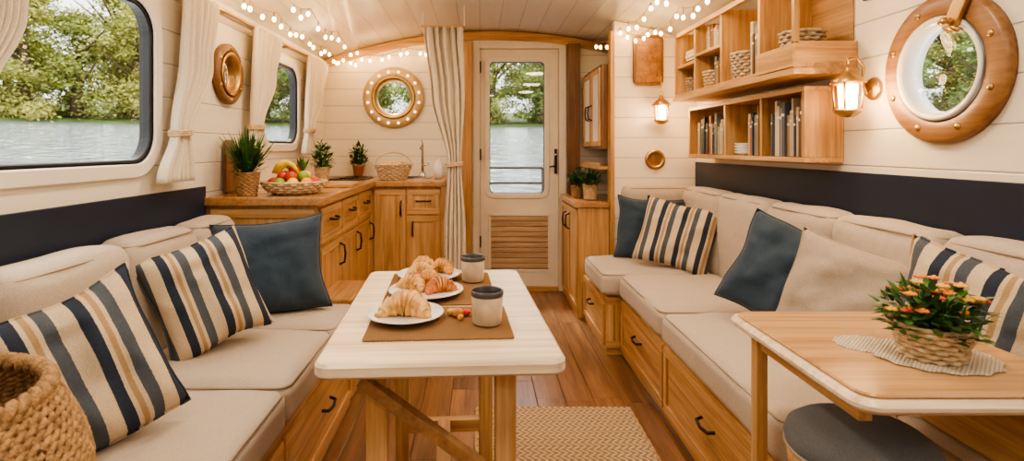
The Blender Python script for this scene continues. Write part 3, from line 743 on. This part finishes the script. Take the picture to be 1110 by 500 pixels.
def sbasket(name,loc,r,h,m=wickL):
    e=empty(name,loc); b=B(); woven(b,basket_prof(r*.85,r,h,.014),.0085,m,11); b.lathe([(.0001,.003),(r*.84,.003),(r*.98,h)],m,24)
    for i in range(5): b.ball((r*.5*math.cos(i*1.3),r*.5*math.sin(i*1.3),h),r*.4,ceram,(1,1,.6),10,6)
    b.finish('weave',e)
basM=plain('basket_grey',(.42,.33,.23),.8,var=.4,vscale=60)
sbasket('storage_basket',(1.30,2.68,1.476),.07,.12,basM); sbasket('storage_basket',(1.30,3.04,1.476),.06,.08); sbasket('storage_basket',(1.30,3.345,1.476),.045,.08,basM); sbasket('storage_basket',(1.32,2.27,1.53),.075,.08,basM); 
b=B()
for i in range(4): b.lathe([(.0001,i*.014),(.03,i*.014),(.055,i*.014+.016),(.052,i*.014+.018),(.028,i*.014+.004)],ceram,24)
b.finish('stacked_bowls',None,(1.36,2.83,1.112))
b=B(); b.rprism(.10,.165,.035,0,.02,oakRing,T(1.12,3.70-.001,1.73)@MB,.006); b.rring(.10,.165,.035,.018,.018,.03,oakD,T(1.12,3.699,1.73)@MB); b.finish('wooden_plaque')
b=B(); b.lathe([(.0001,.004),(.042,.006),(.045,.018),(.062,.018),(.068,.008),(.068,0)],brass,32,T(1.17,3.699,1.07)@MB); b.lathe([(.0001,.01),(.044,.01)],oakD,24,T(1.17,3.699,1.07)@MB); b.finish('brass_porthole_ornament')
# ---------------------------------------------------------------- lanterns
def lantern(name,loc,s,arm,P=3.0):
    e=empty(name,loc); b=B()
    w=.035*s
    b.lathe([(.0001,-.075*s),(.02*s,-.073*s),(.045*s,-.055*s),(.05*s,-.045*s),(.0001,-.044*s)],brass,20)
    for sx in(-1,1):
        for sy in(-1,1): b.cyl((sx*w*.85,sy*w*.85,-.045*s),(sx*w,sy*w,.05*s),.004*s,brass,6)
    b.lathe([(.058*s,.048*s),(.06*s,.055*s),(.04*s,.075*s),(.02*s,.09*s),(.012*s,.10*s),(.014*s,.11*s),(.0001,.115*s)],brass,20)
    b.tube([(.012*s*math.cos(a),0,.125*s+.012*s*math.sin(a)) for a in [2*pi*i/12 for i in range(12)]],.002*s,brass,6,closed=True)
    if arm=='x':
        d=XR-.004-loc[0]
        b.lathe([(.0001,.016),(.035,.014),(.042,.006),(.042,0)],brass,24,T(d+.002,0,.03)@MR)
        b.tube([(d-.01,0,.03),(d*.7,0,.01),(d*.55,0,.05),(d*.6,0,.11),(d*.35,0,.145),(0,0,.14),(0,0,.12)],.006,brass,8)
    else:
        d=3.70-loc[1]; b.tube([(0,d,.24*s),(0,d*.5,.26*s),(0,0,.235*s),(0,0,.135*s)],.004,brass,8); b.lathe([(.0001,.012),(.02,.01),(.024,0)],brass,20,T(0,d-.001,.24*s)@MB)
    b.finish('frame',e)
    b=B(); b.lathe([(.028*s,-.042*s),(.033*s,.046*s)],lampM,20); b.finish('frosted_glass',e)
    l=bpy.data.lights.new('lantern_light','POINT'); l.energy=P; l.color=(1,.62,.29); l.shadow_soft_size=.05*s; lo=bpy.data.objects.new('bulb_light',l); COL.objects.link(lo); lo.parent=e
    lo.location=(-.03 if arm=='x' else 0,-.09 if arm=='x' else -.09,0)
lantern('wall_lantern',(1.35,2.03,1.335),1.0,'x',5.0); lantern('wall_lantern',(1.18,3.60,1.375),1.0,'y',5.0)
# ---------------------------------------------------------------- string lights
wireM=plain('wire',(.30,.20,.12),.6)
def strand(name,pts,nb,sag=.035,lights=()):
    e=empty(name,pts[0]); b=B(); b2=B()
    P=[]
    for a,c in zip(pts,pts[1:]):
        a=Vector(a); c=Vector(c); m=10
        for i in range(m): t=i/m; p=a.lerp(c,t); p.z-=sag*4*t*(1-t); P.append(p)
    P.append(Vector(pts[-1]))
    b.tube(P,.0022,wireM,5)
    L=len(P)-1
    for i in range(nb):
        f=min(L-.01,max(0,(i+.5+random.uniform(-.3,.3))/nb*L)); k=int(f); p=P[k].lerp(P[min(k+1,L)],f-k); h=random.uniform(.004,.035)
        b.cyl((p.x,p.y,p.z),(p.x,p.y,p.z-h-.012),.0028,wireM,6); b2.ball((p.x,p.y,p.z-h-.020),.0105,bulbM,(1,1,1.3),8,6)
    par(b.finish('wire'),e); par(b2.finish('bulbs'),e)
    for q in lights:
        l=bpy.data.lights.new('bulb_cluster','POINT'); l.energy=2.6; l.color=(1,.64,.32); l.shadow_soft_size=.06; lo=bpy.data.objects.new('bulb_light',l); COL.objects.link(lo); lo.parent=e
        lo.location=Vector(q)-Vector(pts[0])
def cpt(x,y,d=.02): return (x,y,cz(x)-d)
strand('string_lights',[cpt(-1.10,y,.015) for y in (1.3,1.9,2.5,3.0,3.5,4.0,4.38)]+[cpt(-.9,4.38,.06),cpt(-.6,4.38,.07),cpt(-.3,4.38,.08)],36,.035,[cpt(-1.00,2.7,.15),cpt(-1.00,3.5,.15),cpt(-.75,4.15,.18)])
strand('string_lights',[cpt(-.95,y,.01) for y in (2.6,3.1,3.7,4.36)],11,.05)
strand('string_lights',[cpt(1.12,y,.01) for y in (1.6,2.1,2.6,3.1,3.62)]+[cpt(.93,3.66,.05),cpt(.86,4.2,.04)],26,.05,[cpt(1.05,2.4,.14),cpt(1.02,3.3,.16)])
strand('string_lights',[cpt(.95,y,.01) for y in (2.4,3.0,3.6)],8,.06)
# ---------------------------------------------------------------- ceiling fill lights (added out of view to brighten the cabin evenly)
for i,(x,y) in enumerate([(.1,-.5),(-.5,.55),(.7,.55),(-.5,1.55),(.7,1.55),(-.45,2.6),(.65,2.6)]):
    z=cz(x)-.004; e=empty('ceiling_fill_light',(x,y,z)); b=B(); b.lathe([(.13,0),(.14,-.012),(.13,-.028),(.115,-.03),(.112,-.02)],brass,40); b.finish('rim',e)
    b=B(); b.lathe([(.0001,-.026),(.08,-.025),(.112,-.018)],diffM,40); b.finish('diffuser',e)
    l=bpy.data.lights.new('ceiling_fill_area','AREA'); l.shape='DISK'; l.size=.24; l.energy=7.2; l.color=(1,.81,.60); lo=bpy.data.objects.new('fill_light',l); COL.objects.link(lo); lo.parent=e; lo.location=(0,0,-.04)
# ---------------------------------------------------------------- dining table
TM=T(-.1,1.52,0)@Matrix.Rotation(math.radians(3.2),4,'Z')
e=empty('dining_table'); e.matrix_world=TM
b=B(); b.rprism(.256,.42,.035,.690,.72,tabW,None,.006)
b.finish('top',e)
b=B()
b.box(-.14,.14,-.34,-.30,.665,.690,oakX); b.box(-.14,.14,.30,.34,.665,.690,oakX); b.box(-.03,.03,-.30,.30,.660,.690,oakY)
for y in (-.32,.32):
    b.box(.115,.16,y-.022,y+.022,.02,.665,oakZ,.005); b.box(-.16,-.115,y-.022,y+.022,.02,.665,oakZ,.005); b.box(-.20,.20,y-.028,y+.028,0,.045,oakX,.006)
b.box(-.02,.02,-.30,.30,.20,.26,oakY); b.box(-.125,.125,-.335,-.305,.21,.25,oakX); b.box(-.125,.125,.305,.335,.21,.25,oakX)
def beam(b,p0,p1,w,mat):
    p0=Vector(p0);p1=Vector(p1);d=p1-p0; M=T(*p0)@d.to_track_quat('Z','Y').to_matrix().to_4x4(); b.box(-w/2,w/2,-w*.35,w*.35,0,d.length,mat,.003,M)
beam(b,(-.17,-.35,.665),(.13,-.355,.44),.034,oakRing); beam(b,(-.17,.35,.665),(.13,.355,.44),.034,oakRing)
for y in (-.36,.36): b.cyl((.13,y-.012,.45),(.13,y+.012,.45),.012,dmetal)
b.finish('legs',e)
ZT=.721
rz=math.radians(3.2)
b=B(); b.rprism(.170,.125,.006,0,.003,matM,None,.0008); b.finish('placemat',None,(-.098,1.355,ZT),(0,0,rz))
b=B(); b.rprism(.158,.19,.006,0,.003,matM,None,.0008); b.finish('placemat',None,(-.12,1.69,ZT),(0,0,rz))
def croissant(b,c,R,r,ang,mat=crust,mat2=None):
    n=70; P=[];RR=[]
    for i in range(n+1):
        t=2*i/n-1; a=ang+t*1.2; P.append((c[0]+R*math.cos(a)-R*.7*math.cos(ang),c[1]+R*math.sin(a)-R*.7*math.sin(ang),c[2]+r*.95*max(.3,(1-abs(t)**1.5))))
        s=(abs(t)*3.6+.5)%1.0
        env=max(.14,(1-abs(t)**1.6))**.75
        RR.append(r*env*(1.10-.26*s))
    b.tube(P,RR,mat,14)
    for q in (-.62,-.34,-.14,.14,.34,.62):
        a=ang+q*1.2; env=r*(1-abs(q)**1.6)**.75*1.09; cx=c[0]+R*math.cos(a)-R*.7*math.cos(ang); cy=c[1]+R*math.sin(a)-R*.7*math.sin(ang); cz0=c[2]+r*.95*max(.3,(1-abs(q)**1.5)); rad=Vector((math.cos(a),math.sin(a),0))
        b.tube([(cx+rad.x*env*math.cos(w),cy+rad.y*env*math.cos(w),cz0+env*math.sin(w)) for w in [pi*j/10 for j in range(11)]],.0016,mat2 or crustP,5)
def plate(loc,r,items):
    e=empty('plate_of_pastries',loc); b=B(); b.lathe([(.0001,.001),(r*.6,.001),(r*.7,.006),(r,.016),(r*.99,.019),(r*.7,.010),(.0001,.006)],ceram,48); b.finish('plate',e)
    b=B(); items(b); b.finish('pastries',e)
Z3=ZT+.004
crustR=plain('pastry_red_brown',(.45,.13,.03),.35,var=.5,vscale=35)
def it1(b): croissant(b,(.0,-.012,.006),.068,.033,1.5,crustP,crust); croissant(b,(.0,.045,.006),.05,.022,1.6,crust)
def it2(b):
    croissant(b,(-.048,.02,.007),.048,.024,1.2,crustP,crust); croissant(b,(.045,-.01,.007),.048,.024,1.9,crustR); croissant(b,(.0,.05,.012),.045,.024,1.4,crust)
def it3(b):
    croissant(b,(-.025,-.01,.007),.048,.024,1.5,crustP,crust); croissant(b,(.035,.03,.01),.045,.024,1.2,crust); croissant(b,(-.02,.03,.022),.04,.022,1.8,crustP,crust)
plate((-.185,1.375,Z3),.096,it1); plate((-.155,1.60,Z3),.108,it2); plate((-.165,1.80,Z3),.102,it3)
def mug(loc,s):
    e=empty('coffee_mug',loc); b=B(); b.lathe([(.0001,.001),(.030,.001),(.034,.006),(.037,.055),(.0378,.069)],mugM,36); b.lathe([(.0378,.067),(.0388,.070),(.0385,.079),(.036,.081),(.0345,.078),(.034,.05),(.03,.008)],navyG,36); b.lathe([(.0001,.068),(.0345,.068)],coffee,30)
    b.tube([(.036,0,.052),(.050,0,.050),(.056,0,.035),(.050,0,.020),(.035,0,.016)],.0045,mugM,8); b.finish('cup',e,None,(0,0,1.2)); e.scale=(s,s,s)
mug((.018,1.335,Z3),1.02); mug((-.022,1.76,Z3),1.0)
b=B(); b.ball((0,0,.012),.016,crust,(1,.8,.7),10,8,nz=.3); b.ball((.022,.012,.009),.011,fruitms[0],(1,1,.8)); b.ball((-.018,.015,.009),.011,crustP,(1,1,.8)); b.ball((.008,-.022,.006),.008,crust); b.finish('pastry_bites',None,(-.055,1.385,Z3))
# ---------------------------------------------------------------- right side table
e=empty('side_table',(.885,1.20,0)); b=B(); b.rprism(.238,.262,.045,.692,.715,tabW,None,.008); b.rprism(.222,.246,.035,.7152,.7225,tab2,None,.003); b.finish('top',e)
b=B(); 
b.box(-.21,-.182,.150,.178,0,.692,oakZ,.004)
b.box(-.2,-.175,-.2,.15,.655,.69,oakY); b.box(-.2,.2,.15,.175,.655,.69,oakX); b.box(.16,.185,-.2,.17,.51,.69,oakY)
b.finish('legs',e)
for i,(x,y,rr) in enumerate(((.925,1.13,.115),(.84,1.20,.065))):
    b=B(); n=56; vs=[(0,0,.0)]
    for k in range(n): a=2*pi*k/n; q=rr*(1+.04*math.cos(14*a)); vs.append((q*math.cos(a),q*math.sin(a)*.85,0))
    top=[(v[0],v[1],.0018) for v in vs]
    b.add(vs+top,[(n+1,n+2+k,n+2+(k+1)%n) for k in range(n)]+[(1+k,1+(k+1)%n,n+2+(k+1)%n,n+2+k) for k in range(n)],weavemat('lace_%d'%i,(.72,.62,.48),700,700),False)
    b.finish('lace_doily',None,(x,y,.7227+.0019*(1-i)))
# ---------------------------------------------------------------- stool
e=empty('round_stool',(.79,1.15,0)); b=B()
b.lathe([(.0001,.575),(.08,.574),(.115,.566),(.134,.552),(.140,.535),(.136,.515),(.126,.505)],greyF,56); b.finish('cushion',e)
b=B(); b.lathe([(.0001,.47),(.126,.47),(.133,.478),(.133,.50),(.126,.507),(.0001,.507)],oakX,56)
for k in range(4):
    a=pi/4+k*pi/2; b.cyl((.09*math.cos(a),.09*math.sin(a),.47),(.125*math.cos(a),.125*math.sin(a),0),.015,oakZ,12,.012)
b.tube([(.112*math.cos(2*pi*i/24),.112*math.sin(2*pi*i/24),.2) for i in range(24)],.008,oakX,8,closed=True)
b.tube([(.137*math.cos(2*pi*i/48),.137*math.sin(2*pi*i/48),.516) for i in range(48)],.004,pipeM,6,closed=True)
b.finish('frame',e)
# ---------------------------------------------------------------- big woven rope basket (left foreground)
e=empty('rope_basket',(-.86,.82,.462)); b=B()
prof=[]; n=24
for i in range(n+1):
    t=i/n; z=.012+.31*t; R=.215+.085*math.sin(pi*(.12+t*.80)); prof.append((R*.98,z))
def braid(b,R,z,tr,nb,mat,ph=0):
    for s in (0,pi):
        nn=nb*8; P=[]
        for k in range(nn):
            a=2*pi*k/nn; w=nb*a+s+ph; rr=R+tr*.75*math.cos(w); P.append((rr*math.cos(a),rr*math.sin(a),z+tr*.75*math.sin(w)))
        b.tube(P,tr,mat,6,closed=True)
for i,(R,z) in enumerate(prof): braid(b,R,z,.0062,30,rope,i*.9)
braid(b,prof[-1][0]-.008,prof[-1][1]+.014,.011,24,rope)
b.lathe([(.0001,.005),(.20,.006)]+[(r-.004,z) for r,z in prof],rope,48); b.finish('weave',e); e.scale=(.79,.79,.90)
# ---------------------------------------------------------------- rug
b=B(); b.rprism(.34,.56,.02,.0,.012,rugM,None,.003); 
for s in (-1,1):
    b.tube([(s*.336,-.55+1.1*i/60,.009+.002*math.sin(i*2)) for i in range(61)],.006,rope,6)
b.finish('jute_rug',None,(.32,1.87,.001))
# ---------------------------------------------------------------- exterior
SL=.072
def wz_(d): return .10+SL*d
waterM,nt,bb=newmat('river_water'); bb.inputs['Base Color'].default_value=(.20,.25,.26,1); bb.inputs['Roughness'].default_value=.12; bb.inputs['Specular IOR Level'].default_value=.8
tc=N(nt,'ShaderNodeTexCoord'); nn_=N(nt,'ShaderNodeTexNoise'); nn_.inputs['Scale'].default_value=2.6; nn_.inputs['Detail'].default_value=5; nn_.inputs['Distortion'].default_value=.5
nt.links.new(tc.outputs['Object'],nn_.inputs[0]); bp=N(nt,'ShaderNodeBump'); bp.inputs['Strength'].default_value=1; bp.inputs['Distance'].default_value=.35; nt.links.new(nn_.outputs[0],bp.inputs['Height']); nt.links.new(bp.outputs[0],bb.inputs['Normal'])
b=B(); b.lathe([(d,wz_(d)) for d in (5.8,9,14,20,25,29.8)],waterM,96,smooth=True); b.finish('river_water')
grassM=plain('grass_bank',(.08,.13,.03),.9,var=.5,vscale=1.5)
b=B(); b.lathe([(29.9,wz_(29.9)-.1),(30.2,wz_(30)+.08),(33,wz_(33)+.15),(60,wz_(60)+.5)],grassM,96); b.finish('river_bank')
def treemat(name,c):
    m,nt,b=newmat(name); L=nt.links; tc=N(nt,'ShaderNodeTexCoord'); oi=N(nt,'ShaderNodeObjectInfo')
    n=N(nt,'ShaderNodeTexNoise'); n.inputs['Scale'].default_value=1.3; n.inputs['Detail'].default_value=6; L.new(tc.outputs['Object'],n.inputs[0])
    r=N(nt,'ShaderNodeValToRGB'); r.color_ramp.elements[0].position=.3; r.color_ramp.elements[1].position=.72
    r.color_ramp.elements[0].color=c4([x*.5 for x in c]); r.color_ramp.elements[1].color=c4([x*1.6 for x in c]); L.new(n.outputs[0],r.inputs[0])
    h=N(nt,'ShaderNodeHueSaturation'); h.inputs['Saturation'].default_value=.95; L.new(math_(nt,'ADD',math_(nt,'MULTIPLY',oi.outputs['Random'],-.07),.52),h.inputs['Hue']); L.new(math_(nt,'ADD',math_(nt,'MULTIPLY',oi.outputs['Random'],.6),.8),h.inputs['Value']); L.new(r.outputs[0],h.inputs['Color'])
    L.new(h.outputs[0],b.inputs['Base Color']); b.inputs['Roughness'].default_value=.8
    return m
tmA=treemat('tree_leaves',(.27,.34,.075)); bark=plain('bark',(.12,.08,.05),.9)
meshes=[]
for v in range(3):
    b=B(); H=8.5
    b.tube([(0,0,-.5),(.1,0,2),(0,.1,5)],[.28,.22,.1],bark,8)
    for i in range(8):
        a=random.uniform(0,2*pi); z=random.uniform(1.5,5); b.tube([(0,0,z),(1.2*math.cos(a),1.2*math.sin(a),z+1.2),(2*math.cos(a),2*math.sin(a),z+2)],[.08,.05,.02],bark,5)
    bl=[]
    for i in range(44):
        t=random.random(); a=random.uniform(0,2*pi); rr=random.uniform(.3,2.5)*math.sin(pi*min(1,.25+t*.75)); c=Vector((rr*math.cos(a),rr*math.sin(a),.3+t*(H-1.2))); R=random.uniform(.35,.95); bl.append((c,R))
    vs=[];fs=[]
    for i in range(13000):
        c,R=random.choice(bl); d=Vector((random.gauss(0,1),random.gauss(0,1),random.gauss(0,.8))); p=c+d*R*.55
        s=random.uniform(.05,.11); u=Vector((random.gauss(0,1),random.gauss(0,1),random.gauss(0,1))).normalized(); w=u.cross(d+Vector((.01,0,0))).normalized(); k=len(vs)
        vs+=[p-u*s,p+w*s*.6,p+u*s,p-w*s*.6]; fs.append((k,k+1,k+2,k+3))
    b.add(vs,fs,tmA,False)
    o=b.finish('tree_proto'); meshes.append(o.data); bpy.data.objects.remove(o)
te=empty('tree_line')
k=0
for ring,(R,num) in enumerate(((32,70),(35,62),(39,56))):
    for i in range(num):
        a=2*pi*(i+random.uniform(-.4,.4))/num; x=R*math.sin(a); y=R*math.cos(a)
        if y<-8: continue
        o=bpy.data.objects.new('tree',meshes[k%3]); k+=1; COL.objects.link(o); o.parent=te
        s=random.uniform(.7,1.1); o.scale=(s*1.15,s*1.15,s*random.uniform(.55,1.05)*(1 if ring<2 else 1.15)); o.location=(x,y,wz_(R)-.1); o.rotation_euler=(0,0,random.uniform(0,6))
b=B(); b.box(-1.2,1.4,YB+.13,5.55,-.08,.0,oakY,.004); b.finish('stern_deck')
b=B()
for x in (-.9,-.3,.02,.62,1.2): b.cyl((x,5.45,0),(x,5.45,.95),.012,dmetal,8)
for z in (.95,.80): b.cyl((-1.0,5.45,z),(1.25,5.45,z),.012,dmetal,8)
b.finish('deck_railing')
# ---------------------------------------------------------------- world, sun
w=bpy.data.worlds.new('overcast_sky'); S.world=w; w.use_nodes=True; nt=w.node_tree; bg=nt.nodes['Background']
sky=nt.nodes.new('ShaderNodeTexSky'); sky.sky_type='HOSEK_WILKIE'; sky.turbidity=6; sky.sun_direction=(-.5,-.3,.75)
mx=nt.nodes.new('ShaderNodeMix'); mx.data_type='RGBA'; mx.inputs[0].default_value=.85; mx.inputs[7].default_value=(1,.98,.94,1)
nt.links.new(sky.outputs[0],mx.inputs[6]); nt.links.new(mx.outputs[2],bg.inputs[0]); bg.inputs[1].default_value=3.9
sl=bpy.data.lights.new('sun','SUN'); sl.energy=4.5; sl.angle=.2; sl.color=(1,.93,.78); so=bpy.data.objects.new('sun',sl); COL.objects.link(so); so.rotation_euler=(math.radians(38),0,math.radians(200)); so.location=(0,0,12)
try:
    S.view_settings.view_transform='AgX'; S.view_settings.look='AgX - Medium High Contrast'; S.view_settings.exposure=.05
except Exception as ex: print(ex)
# camera
cd=bpy.data.cameras.new('camera'); cam=bpy.data.objects.new('camera',cd); COL.objects.link(cam)
cam.location=(0,0,1.15); cam.rotation_euler=(pi/2,0,0); cd.sensor_width=36; cd.lens=600/1110*36; cd.shift_x=35/1110; cd.shift_y=-90/1110; cd.clip_start=.02; cd.clip_end=300
cd.dof.use_dof=True; cd.dof.focus_distance=2.0; cd.dof.aperture_fstop=4.5
S.camera=cam
